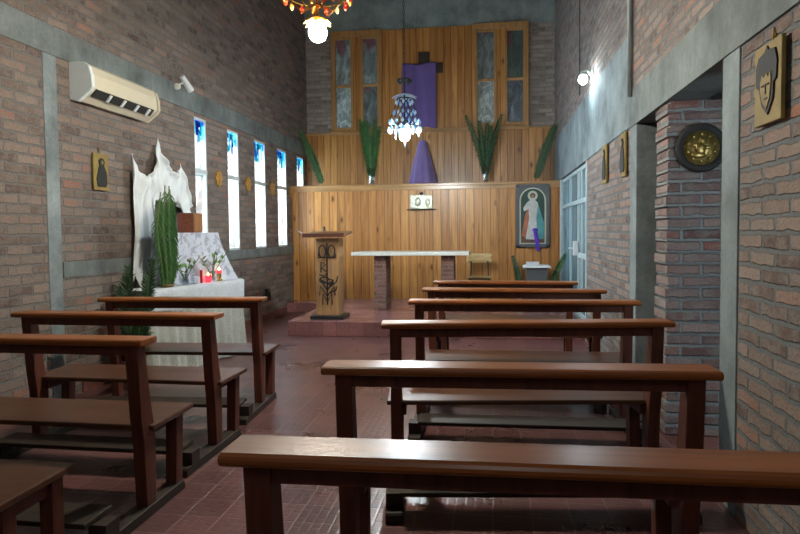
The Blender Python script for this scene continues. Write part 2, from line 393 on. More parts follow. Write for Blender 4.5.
# concrete bands, columns and sill (trim)
e = .012
def trim(n, m, mat, **k): return struct(m.build('trim_%d' % n, mat, **k))
m = MB(); m.box(XL-.02, XL+e, YN, YU, 2.9, 3.14); trim(1, m, 'concrete')
m = MB(); m.box(XL-.02, XL+.008, 4.63, 4.79, 0, 2.9); trim(2, m, 'concrete_light', bevel=.006)
m = MB()
ys = [4.8]+[q for w in WIN for q in w]+[YU]
m.box(XL-.02, XL+e, 4.8, YU, 1.04, WZ0-.002); trim(3, m, 'concrete')
m = MB(); m.box(XR-.014, XR+T+.004, YN, 5.51, 2.262, 2.57); trim(4, m, 'concrete')
m = MB(); m.box(XR-.014, XR+.05, 5.51, YU, 2.272, 3.06); trim(5, m, 'concrete_light')
m = MB(); m.box(XR-.008, XR+T+.01, 3.175, 3.392, 0, 2.262); trim(6, m, 'concrete_light', bevel=.006)
m = MB(); m.box(XR-.008, XR+T+.01, 5.288, 5.51, 0, 2.262); trim(7, m, 'concrete_light', bevel=.006)
m = MB(); m.box(XL, XR, YU-.03, YU, 5.29, 5.93); trim(8, m, 'concrete_dark')
# skirting
m = MB(); m.box(XL, XL+.018, 5.0, YB, 0, .11); struct(m.build('baseboard_left', 'red_base'))
# dais
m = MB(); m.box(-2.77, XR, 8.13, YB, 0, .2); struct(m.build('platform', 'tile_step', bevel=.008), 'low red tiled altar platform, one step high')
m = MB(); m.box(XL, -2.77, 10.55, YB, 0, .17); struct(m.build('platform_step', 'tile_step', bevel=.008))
# lower plank wall and its ledge
m = MB(); m.box(XL, XR, YB, YB+.04, 0.0, 2.22); struct(m.build('wall_panelling', 'pine'))
m = MB(); m.box(XL, XR, YB-.035, YU-.02, 2.222, 2.262); m.box(XL, XR, YB-.02, YB, 2.15, 2.222); struct(m.build('trim_9', 'pine_trim', bevel=.006))
# upper planks: lower strip full width, then the tall panel with two glazed pairs
PY = YU-.05
m = MB(); m.box(XL, XR, PY, YU, 2.262, 3.32); struct(m.build('wall_panelling_middle', 'pine_light'))
m = MB(); m.box(XL, XR, PY-.03, PY+.001, 3.32, 3.36); m.box(-3.1, .71, PY-.045, PY, 3.31, 3.38); struct(m.build('trim_10', 'pine_trim', bevel=.006))
GP = [(-3.005, -2.7), (-2.465, -2.18), (-.255, .05), (.295, .59)]
m = wall(-3.09, .69, 3.38, 5.29, [(a, b, 3.44, 5.15) for a, b in GP], PY-.01, YU-.03, 'x'); struct(m.build('wall_panelling_upper', 'pine_light'))
def back_window(n, x0, x1, panes):
    w = struct(thing('window_%d' % n, None, None, ((x0+x1)/2, PY-.01, 3.38)))
    cx = (x0+x1)/2; m = MB(); y0 = -.045
    m.box(x0-cx, x0-cx+.07, y0, 0, 0, 1.9); m.box(x1-cx-.07, x1-cx, y0, 0, 0, 1.9); m.box(x0-cx, x1-cx, y0-.01, 0, 1.82, 1.92)
    for a, b in panes:
        for q in (a-.05, b): m.box(q-cx, q-cx+.05, y0*.8, 0, .02, 1.82)
        m.box(a-cx, b-cx, y0*.8, 0, .84, .89); m.box(a-cx, b-cx, y0*.8, 0, .02, .07); m.box(a-cx, b-cx, y0*.8, 0, 1.76, 1.82)
    m.build('window_frame', 'pine_v', w, bevel=.005)
    return w, cx
for n, (x0, x1, pa, mats) in enumerate([(-3.09, -2.1, GP[:2], [('rg_a', 'rg_b'), ('rg_c', 'rg_d')]), (-.34, .69, GP[2:], [('rg_e', 'rg_f'), ('rg_g', 'rg_h')])]):
    w, cx = back_window(6+n, x0, x1, pa)
    for (a, b), (ml, mh) in zip(pa, mats):
        for k, (z0, z1) in enumerate([(.05, .85), (.88, 1.77)]):
            key = (ml, mh)[k]
            base = {'rg_a': ((.3, .4, .42), 1.15), 'rg_b': ((.22, .29, .3), .9), 'rg_c': ((.12, .16, .17), .8), 'rg_d': ((.2, .26, .27), .9),
                    'rg_e': ((.26, .31, .31), 1.1), 'rg_f': ((.13, .17, .17), .8), 'rg_g': ((.07, .1, .13), .9), 'rg_h': ((.055, .09, .08), .8)}[key]
            M[key] = rough_glass('ribbed_glass_'+key, *base)
            MB().box(a-cx, b-cx, .02, .028, z0, z1).build('pane', key, w)
# left windows
for i, (a, b) in enumerate(WIN):
    w = struct(thing('window_%d' % (i+1), None, None, (XL, 0, 0)))
    m = MB(); f = .032; xa, xb = -.06, -.004
    m.box(xa, xb, a, a+f*.6, WZ0, WZ1); m.box(xa, xb, b-f, b, WZ0, WZ1); m.box(xa, xb, a, b, WZ0, WZ0+f); m.box(xa, xb, a, b, WZ1-f, WZ1)
    m.box(xa-.01, xb+.006, a, b, WZT-.03, WZT+.03)
    m.build('window_frame', 'white_frame', w, bevel=.004)
    M['st%d' % i] = stained('leaded_window_glass_%d' % i, i)
    MB().box(-.035, -.028, a+.02, b-f, WZT+.03, WZ1-f).build('pane', 'st%d' % i, w)
    if i == 0:      # lower sash tipped open into the room
        hgt = WZT-WZ0-.07
        m = MB(); m.box(-.02, 0, a+.02, a+.045, -hgt, 0); m.box(-.02, 0, b-f-.03, b-f, -hgt, 0); m.box(-.02, 0, a+.02, b-f, -hgt, -hgt+.03); m.box(-.02, 0, a+.02, b-f, -.03, 0)
        o = m.build('sash', 'white_frame', w, loc=(-.045, 0, WZT-.035)); o.rotation_euler = (0, R(16), 0)
        o2 = MB().box(-.014, -.008, a+.045, b-f-.03, -hgt+.03, -.03).build('sash_pane', 'st0', o)
    else:
        MB().box(-.035, -.028, a+.02, b-f, WZ0+f, WZT-.03).build('pane', 'st%d' % i, w)
# glazed door on the right
w = struct(thing('door_1', None, None, (XR, 0, 0)))
y0, y1, z0, z1 = DOOR; m = MB(); f = .055; xa, xb = .03, .09
ym = [8.0, 8.72, 9.05, 9.95, 10.9]
m.box(xa, xb, y0, y1, z0, z0+.06); m.box(xa, xb, y0, y1, z1-f, z1); m.box(xa-.01, xb, y0, y1, 1.77, 1.83)
for y in ym: m.box(xa, xb, max(y0, y-f/2), min(y1, y+f/2), z0, z1)
m.box(xa-.005, xb, 8.0, 9.05, 1.02, 1.09)
m.box(-.015, .03, y1-.05, y1+.02, z0, z1)
m.box(-.012, .03, y0-.03, y0+.03, z0, z1)
m.build('door_frame', 'alu', w, bevel=.004)
MB().box(.055, .065, y0, y1, z0, z1).build('door_pane', 'door_glass', w)
m = MB(); m.box(-.03, .03, 9.0, 9.09, 1.05, 1.25); m.tube([(-.03, 9.04, 1.15), (-.07, 9.04, 1.15), (-.07, 9.16, 1.15)], .012); m.build('door_handle', 'white_plastic', w, bevel=.006)
# unseen wall added outside the glazed door so the glass shows a dim wall rather than open sky
struct(MB().box(XR+2.2, XR+2.3, 7.0, 12.2, 0, 2.4).build('wall_sky_block', 'concrete_light'))

# ------------------------------------------------------------------ pews
def pew(L, H, loc, rz, label, group, kb=.4, sh=.452):
    t = thing('pew', label, 'pew', loc, rz, group); h = L/2
    pr = [(0, H-.02), (.004, H-.027), (.012, H-.032), (.142, H-.032), (.15, H-.024), (.15, H-.008), (.144, H-.001), (.014, H), (.004, H-.005), (0, H-.012)]
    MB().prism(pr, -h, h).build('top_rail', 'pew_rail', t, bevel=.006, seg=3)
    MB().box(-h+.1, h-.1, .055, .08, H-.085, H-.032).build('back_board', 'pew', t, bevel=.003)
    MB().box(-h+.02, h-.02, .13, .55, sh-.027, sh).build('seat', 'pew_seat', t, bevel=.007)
    MB().box(-h+.1, h-.1, -kb, -kb+.2, .125, .15).build('kneeler', 'pew_dark', t, bevel=.005)
    for s in (-1, 1):
        x0, x1 = sorted((s*(h-.045), s*(h-.108)))
        prof = [(.1, .05), (.18, .05), (.19, .32), (.185, .42), (.155, .56), (.11, H-.032), (.035, H-.032), (.065, .5), (.085, .36)]
        MB().prism(prof, x0, x1).build('post', 'pew', t, bevel=.004)
        MB().prism([(.38, .05), (.45, .05), (.475, sh-.027), (.4, sh-.027)], x0, x1).build('leg', 'pew', t, bevel=.004)
        xa, xb = sorted((s*(h-.108), s*(h-.13)))
        MB().box(xa, xb, .16, .5, sh-.09, sh-.027).build('bracket', 'pew', t, bevel=.002)
        x0, x1 = sorted((s*(h-.035), s*(h-.12)))
        MB().prism([(-kb-.01, 0), (.46, 0), (.46, .03), (.44, .052), (-kb, .052), (-kb-.01, .04)], x0, x1).build('runner', 'pew_dark', t, bevel=.003)
        MB().box(x0, x1, -kb+.05, -kb+.15, .052, .125).build('kneeler_block', 'pew_dark', t, bevel=.002)
    return t
GL, GR = 'dark wooden pews left of the aisle', 'dark wooden pews right of the aisle'
ordR = ['nearest', 'second', 'third', 'fourth', 'fifth', 'sixth']
RP = [(-.61, 1.10, 1.29, 1.33, 'dark wooden pew right of aisle, nearest the camera, shiny top rail crossing bottom of photo'),
      (-.625, .79, 2.19, 2.25, 'second pew from the camera right of the aisle, golden glare on its left rail end'),
      (-.60, .975, 3.28, 3.47, 'third pew from the camera right of the aisle, seat showing below second rail'),
      (-.60, 1.02, 4.41, 4.45, 'fourth pew from the camera right of the aisle, level with the concrete jamb'),
      (-.61, .94, 5.38, 5.28, 'fifth pew from the camera right of the aisle, next before the front one'),
      (-.585, .82, 6.18, 6.12, 'front pew right of the aisle, smallest and closest to the altar')]
for xa, xb, ya, yb, lab in RP:
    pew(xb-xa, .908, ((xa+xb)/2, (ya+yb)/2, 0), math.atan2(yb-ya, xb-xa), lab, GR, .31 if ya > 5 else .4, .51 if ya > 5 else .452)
LP = [(-3.2, -1.645, 2.70, 2.70, 'pew left of aisle with end post nearest the camera, reaching the left photo edge'),
      (-3.11, -1.70, 3.61, 3.60, 'middle one of the left pews with both rail ends in view, before the concrete column'),
      (-3.10, -1.76, 4.49, 4.57, 'front pew left of the aisle, right before the cloth covered side altar')]
for xa, xb, ya, yb, lab in LP:
    pew(xb-xa, .9, ((xa+xb)/2, (ya+yb)/2, 0), math.atan2(yb-ya, xb-xa), lab, GL, .3)

t = thing('bench', 'low backless dark wooden bench cut off by bottom left corner of photo', 'bench', (-2.5, 2.165, 0))
MB().box(-.78, .73, -.2, .23, .395, .425).build('seat', 'pew_seat', t, bevel=.007)
for sx in (-1, 1):
    for y in (-.16, .1): MB().box(sx*.68-.03, sx*.68+.03, y, y+.07, .05, .395).build('leg', 'pew', t, bevel=.004)
    MB().box(sx*.68-.045, sx*.68+.045, -.2, .22, 0, .05).build('runner', 'pew_dark', t, bevel=.003)
    MB().box(sx*.68-.015, sx*.68+.015, -.09, .1, .33, .395).build('bracket', 'pew', t)

# ------------------------------------------------------------------ altar, lectern, chair
t = thing('altar_table', 'altar table with pale stone slab on two brick legs on the platform', 'altar', (-1.235, 9.6, .2))
MB().box(-.9, .9, -.33, .33, .845, .9).build('stone_slab', 'marble', t, bevel=.008)
for x in (-.47, .57):
    MB().box(x-.095, x+.095, -.22, .22, 0, .845).build('leg', 'brick_altar', t, bevel=.004)
t = thing('lectern', 'pine lectern with black iron emblem and sloping red-brown top', 'lectern', (-2.27, 8.5, .2))
MB().box(-.165, .165, -.12, .16, .05, 1.13).build('column', 'lectern', t, bevel=.006)
MB().prism([(-.3, 1.14), (.2, 1.19), (.2, 1.225), (-.3, 1.17)], -.29, .29).build('book_rest', 'red_wood', t, bevel=.006)
MB().box(-.29, .29, -.32, -.3, 1.14, 1.195).build('book_stop', 'red_wood', t)
MB().box(-.24, .24, -.19, .22, 0, .05).build('base_plate', 'dark_metal', t, bevel=.008)
m = MB(); yf = -.128; r = .0085
def em(pts, rr=r): m.tube([(p[0], yf, p[1]) for p in pts], rr, 6)
def arc(cx, cz, a, b, t0, t1, n=12): return [(cx+a*cos(R(t0+(t1-t0)*i/n)), cz+b*sin(R(t0+(t1-t0)*i/n))) for i in range(n+1)]
em([(0, .2), (0, 1.06)], .011)
em([(-.13, .86), (.13, .86)]); em(arc(-.065, .945, .05, .085, -60, 250)); em(arc(.065, .945, .05, .085, -70, 240))
em([(-.11, .86), (-.12, .9), (-.1, .94)]); em([(.11, .86), (.13, .89), (.1, .93)])
em([(-.09, .65), (-.085, .8), (-.02, .76), (-.08, .71), (0, .66)]); em([(-.11, .62), (-.03, .6), (-.01, .64)])
em(arc(-.04, .545, .07, .04, 0, 300)); em(arc(.04, .52, .045, .035, 180, 480)); em([(-.1, .55), (.0, .5), (.09, .52)])
for s_ in (-1, 1):
    em([(0, .24), (s_*.06, .36), (s_*.07, .2)]); em([(0, .32), (s_*.1, .46), (s_*.11, .33)]); em([(0, .4), (s_*.09, .55)])
em([(.02, .44), (.13, .52), (.15, .6)]); em([(.02, .36), (.12, .4), (.14, .46)])
m.build('iron_emblem', 'iron', t)
m = MB(); m.tube([(-.29, -.29, 1.19), (-.34, -.31, 1.22), (-.36, -.31, 1.24)], .008, 6); m.build('hook', 'steel', t)
m = MB(); m.lathe([(.02, 1.23), (.02, 1.25), (.012, 1.27), (.02, 1.285), (0, 1.295)], (-.1, .12, .0), 12); m.build('microphone_socket', 'dark_metal', t)

t = thing('chair', 'pale plywood chair with thin metal legs behind the altar', 'chair', (-.21, 10.45, .2))
def curved_back(u, v):
    x = -.215+.43*u; return (x, .2-.04*(1-(2*u-1)**2)*-1, .66+.17*v)
MB().grid(curved_back, 12, 3).build('backrest', 'ply', t, smooth=True, solid=.014)
MB().box(-.21, .21, -.2, .18, .43, .448).build('seat', 'ply', t, bevel=.007)
for sx in (-1, 1):
    MB().tube([(sx*.18, -.19, 0), (sx*.165, -.15, .43)], .012, 8).build('leg', 'dark_metal', t)
    MB().tube([(sx*.18, .22, 0), (sx*.15, .17, .43), (sx*.14, .2, .7)], .012, 8).build('leg', 'dark_metal', t)
MB().box(-.17, .17, -.16, .16, .405, .43).build('seat_frame', 'dark_metal', t)

# ------------------------------------------------------------------ plants
def frond(m, pts, ll, n, w=.012, droop=.3, side=None, tip=.25):
    """leaflets on both sides of the spine pts"""
    pts = [V(p) for p in pts]; K = len(pts)-1
    def at(t):
        q = min(t*K, K-1e-4); i = int(q); return pts[i].lerp(pts[i+1], q-i), (pts[i+1]-pts[i]).normalized()
    for i in range(n):
        t = .05+.95*i/n; p, d = at(t)
        sd = V(side) if side else d.cross(V((0, 1, 0)))
        sd = (sd-d*sd.dot(d)).normalized(); nn = d.cross(sd)
        L = ll*(tip+(1-tip)*sin(pi*min(1, (.12+t*.86)))**.7)
        for s_ in (-1, 1):
            dr = (sd*s_*.55+d*.75+nn*random.uniform(-.3, .3)+V((0, 0, -droop*random.uniform(.3, 1)))).normalized()*L*random.uniform(.8, 1.1)
            ww = d*w
            a, b, c_ = p-ww*.5, p+ww*.5, p+dr*.55+ww*.5; e_ = p+dr*.55-ww*.5+nn*.004; tp = p+dr+V((0, 0, -droop*L*.3))
            m.add([a, b, c_, e_, tp], [(0, 1, 2, 3), (3, 2, 4)])
def spine(p, d, L, bend, n=8):
    p = V(p); d = V(d).normalized(); bend = V(bend); out = [p.copy()]
    for i in range(n):
        d = (d+bend/n).normalized(); p = p+d*L/n; out.append(p.copy())
    return out
def palm(name, label, loc, fronds, mat='leaf', vase=None, group=None, cat='palm', vase_mat='glass'):
    t = thing(name, label, cat, loc, 0, group)
    for p, d, L, bend, ll in fronds:
        sp_ = spine(p, d, L, bend); m = MB(); frond(m, sp_, ll, int(L*60)+12)
        o = m.build('palm_frond', mat, t, solid=.0012)
        MB().tube(sp_, [.007-.0006*i for i in range(len(sp_))], 6).build('stem', 'stalk', o)
    if vase:
        m = MB(); r_, h_ = vase
        m.lathe([(r_*.75, 0), (r_*.8, .01), (r_*.7, h_*.5), (r_, h_), (r_*.9, h_), (r_*.6, h_*.5), (r_*.7, .02), (0, .015)], n=18)
        m.build('vase', vase_mat, t, smooth=True)
    return t
ZL = 2.262
rnd = random.Random(3)
def bunch(n, L, spread, ll, lean=(0, 0, 0)):
    out = []
    for k in range(n):
        a = 2*pi*k/n+rnd.uniform(-.4, .4); q = spread*rnd.uniform(.4, 1)
        d = (cos(a)*q+lean[0], -abs(sin(a))*q*.5+lean[1], 1)
        out.append(((cos(a)*.012, sin(a)*.012, .12), d, L*rnd.uniform(.8, 1.05), (cos(a)*.22*spread*2, 0, 0), ll))
    return out
palm('potted_palm', 'bunch of palm leaves in clear vase on ledge below left glazed pair', (-2.24, 11.55, ZL), bunch(9, 1.15, .17, .11), 'leaf', (.07, .34), 'vases of palm on the ledge')
palm('potted_palm', 'spreading palm leaves in glass vase on ledge, right of purple draped statue', (-.11, 11.5, ZL),
     [((0, 0, .1), (-.16, 0, 1), 1.22, (-.25, 0, 0), .11), ((0, 0, .1), (.14, 0, 1), 1.2, (.2, 0, 0), .11), ((0, 0, .1), (.03, -.05, 1), 1.0, (.02, 0, 0), .12),
      ((0, 0, .1), (-.08, -.05, 1), 1.05, (-.05, 0, 0), .12), ((0, 0, .1), (.1, -.05, 1), .95, (.0, 0, 0), .13), ((0, 0, .1), (-.12, 0, 1), .85, (.05, 0, 0), .12)], 'leaf_dark', (.065, .34), 'vases of palm on the ledge')
def leaning(name, label, base, top, ll, n, mat, bend=(0, 0, 0), group=None):
    t = thing(name, label, 'palm leaf', base, 0, group)
    d = V(top)-V(base)
    for k in range(n):
        sp_ = spine((0, 0, 0), d+V((rnd.uniform(-.04, .04), 0, rnd.uniform(-.05, .05))), d.length*rnd.uniform(.85, 1.02), bend)
        m = MB(); frond(m, sp_, ll, int(d.length*70), side=(1, 0, .1)); o = m.build('palm_frond', mat, t, solid=.0012)
        MB().tube(sp_, .006, 6).build('stem', 'stalk', o)
    return t
GC = 'palm leaves leaning in the corners over the ledge'
leaning('palm_leaf', 'palm leaf leaning in the left corner above the ledge', (-3.1, 11.25, ZL+.01), (-3.52, 11.45, 3.38), .13, 4, 'leaf', (-.15, 0, 0), GC)
leaning('palm_leaf', 'dark palm leaf leaning in right corner above painting', (.76, 11.3, ZL+.01), (1.08, 11.5, 3.36), .13, 4, 'leaf_dark', (.15, 0, .1), GC)

# ------------------------------------------------------------------ cross, draped statue, silver icon
t = thing('wall_cross', 'dark wooden cross on upper plank wall, mostly hidden by purple cloth', 'cross', (-1.27, PY-.012, 3.45))
MB().box(-.105, .105, -.05, 0, 0, 1.375).build('upright', 'cross_wood' if 'cross_wood' in M else 'pew_dark', t, bevel=.004)
MB().box(-.36, .36, -.055, -.002, .97, 1.16).build('crossbar', 'pew_dark', t, bevel=.004)
def drape(u, v):
    x = -.325+.65*u+.02*(1-v)*sin(3*u)-.02*(1-v)*(u < .3); z = 1.17-1.16*(1-v)-(.09*(1-v))*u
    dip = -.04*math.exp(-((u-.45)/.22)**2)*v if v > .92 else 0
    return (x, -.078-.014*sin(u*9+v*1.5)*(1-.5*v)-.02*math.exp(-((u-.62-.1*(1-v))/.07)**2)*(1-v)-.018*math.exp(-((u-.3)/.08)**2), z+dip)
o = MB().grid(drape, 40, 30).build('hanging_cloth', 'purple', None, smooth=True, solid=.006, loc=(-1.36, PY-.012, 3.45))
tag(o, 'long purple cloth hung over the dark cross on the upper wall', 'cloth')
def statue_cloth(u, v):
    a = 2*pi*u; r_ = [.25, .225, .2, .175, .15, .115, .095, .0]; q = v*7; i = min(6, int(q)); r0 = r_[i]*(1-(q-i))+r_[i+1]*(q-i)
    if q > 6: r0 = .095*math.sqrt(max(0, 1-(q-6)**2))
    fold = 1+.09*sin(6*a+1)*(1-v)+.05*sin(11*a)*(1-v)
    return (r0*cos(a)*fold+.02*(1-v)-.0+.03*v, r0*sin(a)*fold*.75, .84*(v**.95))
o = MB().grid(statue_cloth, 64, 28).build('draped_statue', 'lilac', None, smooth=True, loc=(-1.28, 11.4, ZL+.002))
tag(o, 'small statue wholly veiled in lilac purple cloth on the ledge', 'statue')
t = thing('silver_icon', 'embossed silver icon hung on plank wall below veiled statue', 'icon', (-1.235, YB, 1.79))
MB().box(-.2, .2, -.03, 0, .02, .27).build('silver_plate', 'silver', t, bevel=.012)
MB().box(-.26, .26, -.06, 0, 0, .018).build('shelf', 'pew_dark', t, bevel=.003)
m = MB(); m.ball((-.07, -.02, .145), .07, 12, (1, .35, 1.2)); m.ball((.11, -.02, .14), .065, 12, (1, .3, 1.2)); m.build('relief', 'silver', t, smooth=True)
MB().lathe([(.03, 0), (.035, .01), (.02, .015), (0, .02)], (0, -.005, .29), 14, 'y').build('hanger', 'pew_dark', t)

# ------------------------------------------------------------------ painting (a plain robed figure) + ribbon
PX0, PZ0, PW, PH = .42, 1.12, .56, 1.08
t = thing('framed_painting', 'tall arched painting of a pale robed figure in grey frame', 'painting', (PX0+PW/2, YB-.002, PZ0))
h = PW/2
MB().box(-h, h, -.025, 0, 0, PH).build('backing', 'cement', t)
m = MB()
for x0, x1, z0, z1 in [(-h, -h+.05, 0, PH), (h-.05, h, 0, PH), (-h, h, 0, .05), (-h, h, PH-.04, PH)]: m.box(x0, x1, -.05, -.02, z0, z1)
m.build('frame', 'cement', t, bevel=.006)
M['green_paint'] = simple('dark_green_paint', (.015, .05, .04), .5, var=.4, scale=6); M['skin_paint'] = simple('painted_skin', (.35, .2, .13), .5)
M['robe'] = simple('painted_white_robe', (.5, .5, .48), .5, var=.25, scale=14); M['hair'] = simple('painted_hair', (.07, .03, .015), .5)
M['rust'] = simple('painted_rust_cloak', (.38, .13, .07), .5, var=.3, scale=8); M['teal'] = simple('painted_teal_cloak', (.08, .3, .32), .5, var=.35, scale=8)
M['halo'] = simple('painted_halo', (.5, .5, .4), .5); M['ground'] = simple('painted_ground', (.12, .06, .04), .5, var=.4)
def arch(w, z0, z1, n=16):
    r_ = w; return [(-w, z0), (w, z0)]+[(r_*cos(pi*i/n), z1-r_+r_*sin(pi*i/n)) for i in range(n+1)]
MB().prism(arch(h-.055, .055, PH-.05), -.03, -.024, 'y').build('arch_border', 'halo', t)
MB().prism(arch(h-.08, .075, PH-.07), -.034, -.029, 'y').build('painted_ground', 'green_paint', t)
MB().prism([(-h+.08, .075), (h-.08, .075), (h-.08, .17), (-h+.08, .2)], -.036, -.033, 'y').build('painted_earth', 'ground', t)
MB().prism([(-.19, .2), (-.04, .14), (.02, .7), (-.05, .78), (-.13, .55)], -.039, -.035, 'y').build('painted_cloak', 'rust', t)
MB().prism([(.02, .14), (.19, .14), (.19, .42), (.08, .78), (.0, .7)], -.039, -.035, 'y').build('painted_cloak', 'teal', t)
MB().lathe([(.085, 0), (.08, .003), (0, .003)], (0, -.036, .89), 24, 'y').build('painted_halo', 'halo', t)
MB().prism([(-.12, .14), (.08, .13), (.06, .5), (.09, .76), (.03, .83), (-.03, .83), (-.1, .77), (-.16, .68), (-.15, .62), (-.07, .66), (-.06, .5)], -.043, -.039, 'y').build('painted_robe', 'robe', t)
m = MB(); m.lathe([(.045, 0), (.04, .004), (0, .004)], (0, -.041, .89), 18, 'y'); m.build('painted_hair', 'hair', t)
m = MB(); m.ball((0, -.044, .88), .026, 12, (1, .3, 1.3)); m.build('painted_face', 'skin_paint', t)
t = thing('ribbon', 'bright violet ribbon hanging over lower edge of the arched painting', 'ribbon', (.80, YB-.055, 1.05))
m = MB(); m.grid(lambda u, v: (-.035+.07*u*(1-.3*abs(v-.5))-.06*v, -.006-.008*sin(8*v+3*u), .36*v), 6, 16); m.build('tail', 'violet', t, smooth=True, solid=.003)
MB().ball((-.06, -.01, .37), .035, 12, (1.4, .6, .9)).build('knot', 'violet', t, smooth=True)

# pedestal with book
t = thing('pedestal', 'dark pedestal with white cover under the arched painting', 'pedestal', (.735, 10.55, .2))
MB().box(-.17, .17, -.12, .14, 0, .6).build('body', 'cement', t, bevel=.008)
MB().box(-.2, .2, -.15, .15, .6, .625).build('top', 'pew_dark', t, bevel=.004)
MB().grid(lambda u, v: (-.225+.45*u, -.18+.36*v, .632-.05*max(0, abs(2*v-1)-.85)*5-.03*max(0, abs(2*u-1)-.9)*8), 24, 16).build('cover', 'white_cloth', t, smooth=True, solid=.006)
t = thing('open_book', 'thick book lying on the white covered pedestal', 'book', (.67, 10.54, .838))
MB().box(-.1, .1, -.08, .08, .004, .045).build('pages', 'paper', t); m = MB(); m.box(-.105, .105, -.085, .085, 0, .004); m.box(-.105, .105, -.085, .085, .045, .049); m.build('cover', 'white_plastic', t)
GP2 = 'palm leaves beside the pedestal'
palm('palm_in_jar', 'short dark palm sprig left of the white covered pedestal', (.46, 10.62, .2), [((0, 0, .1), (-.02, 0, 1), .5, (-.1, 0, 0), .1), ((0, 0, .12), (.0, 0, 1), .68, (-.3, 0, 0), .1)], 'leaf_dark', (.05, .26), GP2, vase_mat='milk')
palm('palm_in_jar', 'palm sprig arching to the right of the white covered pedestal', (1.0, 10.62, .2), [((0, 0, .1), (-.03, 0, 1), .62, (.5, 0, 0), .1), ((0, 0, .12), (-.05, 0, 1), .74, (.65, 0, 0), .1)], 'leaf', (.05, .26), GP2, vase_mat='milk')

# ------------------------------------------------------------------ side altar on the left
ang = R(11); TC = (-3.277, 6.156)
def tl(x, y, z): return (TC[0]+x*cos(ang)+y*sin(ang), TC[1]-x*sin(ang)+y*cos(ang), z)
t = thing('side_altar_table', 'long table under white lace cloths against the left wall', 'table', (*TC, 0), -ang)
MB().box(-.16, .17, -.68, .82, .82, .85).build('tabletop', 'red_wood', t)
for sx in (-1, 1):
    for sy in (-1, 1): MB().box(sx*.13-.02, sx*.13+.02, sy*.7+.07-.02, sy*.7+.07+.02, 0, .82).build('leg', 'red_wood', t)
# cloth: top plus front and two hanging ends
def skirt(u, v):
    """u runs near end -> front -> far end, v from hem to top"""
    L1, L2 = .35, 1.54; tot = 2*L1+L2; q = u*tot
    w = .022*sin(q*21)+.012*sin(q*47+1); fl = (1-v)*.04
    if q < L1: x, y, nx, ny = -.16+q, -.7, 0, -1
    elif q < L1+L2: x, y, nx, ny = .19, -.7+(q-L1), 1, 0
    else: x, y, nx, ny = .19-(q-L1-L2), .84, 0, 1
    k = (w*(1-v)+fl)
    return (x+nx*k, y+ny*k*.8, .01+.853*v+.01*sin(q*9)*(1-v)*.5)
o = MB().grid(skirt, 150, 10); o.box(-.16, .19, -.7, .84, .855, .863)
o = o.build('tablecloth', 'cream_cloth', None, smooth=False, loc=(*TC, 0), solid=.004); o.rotation_euler = (0, 0, -ang)
tag(o, 'aged cream lace cloth hanging to the floor around the side altar', 'tablecloth')
def runner(u, v):
    q = u*1.6
    if v < .45:
        k = v/.45; return (.215+.012*sin(q*18)*(1-k), -.73+q, .62+.248*k+.03*abs(sin(q*8))*(1-k))
    k = (v-.45)/.55; return (.215-.35*k, -.73+q, .868+.001*sin(q*20))
o = MB().grid(runner, 90, 14).build('lace_overlay', 'lace', None, smooth=True, solid=.003, loc=(*TC, 0)); o.rotation_euler = (0, 0, -ang)
tag(o, 'short white lace overlay on the side altar top and upper front', 'tablecloth')
# stepped box under flowered cloth
t = thing('draped_plinth', 'tall box under white flowered cloth standing on the side altar', 'plinth', (*TC, .872), -ang)
MB().box(-.15, .015, -.21, .62, 0, .53).build('box', 'red_wood', t)
def cov(u, v):
    L = [(-.155, -.226), (.03, -.226), (.03, .64), (-.155, .64)]
    q = u*3; i = min(2, int(q)); k = q-i; a, b = L[i], L[i+1]; x = a[0]+(b[0]-a[0])*k; y = a[1]+(b[1]-a[1])*k
    sp = 1-v; g = max(0, (y+.1)/.74)
    fx = (.13*sp**1.5*g if x > -.1 else 0)+.006*sin(y*45)*sp; fy = .19*sp**1.2*g if y > .2 else 0
    return (x+fx, y+fy, .002+.541*v)
m = MB(); m.grid(cov, 75, 14); m.add([(-.155, -.226, .543), (.03, -.226, .543), (.03, .64, .543), (-.155, .64, .543)], [(0, 1, 2, 3)])
m.build('cover', 'lace_flower', t, solid=.005)
t = thing('wooden_box', 'reddish wooden box on top of the flowered plinth beside first window', 'box', (-3.315, 6.5, 1.4185), R(6))
MB().box(-.09, .08, -.14, .13, .0, .215).build('body', 'box_wood', t, bevel=.004)
MB().box(.08, .09, -.13, .12, .015, .2).build('door', 'box_wood2', t, bevel=.003)
MB().box(-.02, .02, -.146, -.14, .1, .12).build('plate', 'brass', t)
# white cloth hung on the wall in three peaks
PK = [(5.9, 2.17), (6.38, 2.37), (6.86, 2.17)]
def hang(u, v):
    y = 5.86+u*1.2
    def sw(a, za, b, zb, sag, y):
        k = (y-a)/(b-a); return za+(zb-za)*k-sag*(4*k*(1-k))**.75
    if y < 5.9: tz = 2.19-(5.9-y)*3.5
    elif y < 6.38: tz = sw(5.9, 2.19, 6.38, 2.38, .3, y)
    elif y < 6.86: tz = sw(6.38, 2.38, 6.86, 2.19, .2, y)
    else: tz = 2.19-(y-6.86)*2.3
    if y < 6.1: bz = .9+.06*sin(y*60)
    elif y < 6.24: bz = .9+(y-6.1)/.14*.85
    elif y < 6.66: bz = 1.75-.03*sin((y-6.24)*8)
    else: bz = 1.72-(y-6.66)*.7
    if 6.34 < y < 6.42: tz += .03
    z = bz+(tz-bz)*v
    apex = min(abs(y-5.9), abs(y-6.38), abs(y-6.86))
    fold = .02*sin((y-5.9)*30+v*3)*(1-.5*v)+.011*sin(y*71-v*6)+.05*math.exp(-((v-.93)/.08)**2)*min(1, apex/.1)
    return (.045+fold+.03*(1-v), y-6.4+.05*sin(v*7+y*5)*(1-v), z)
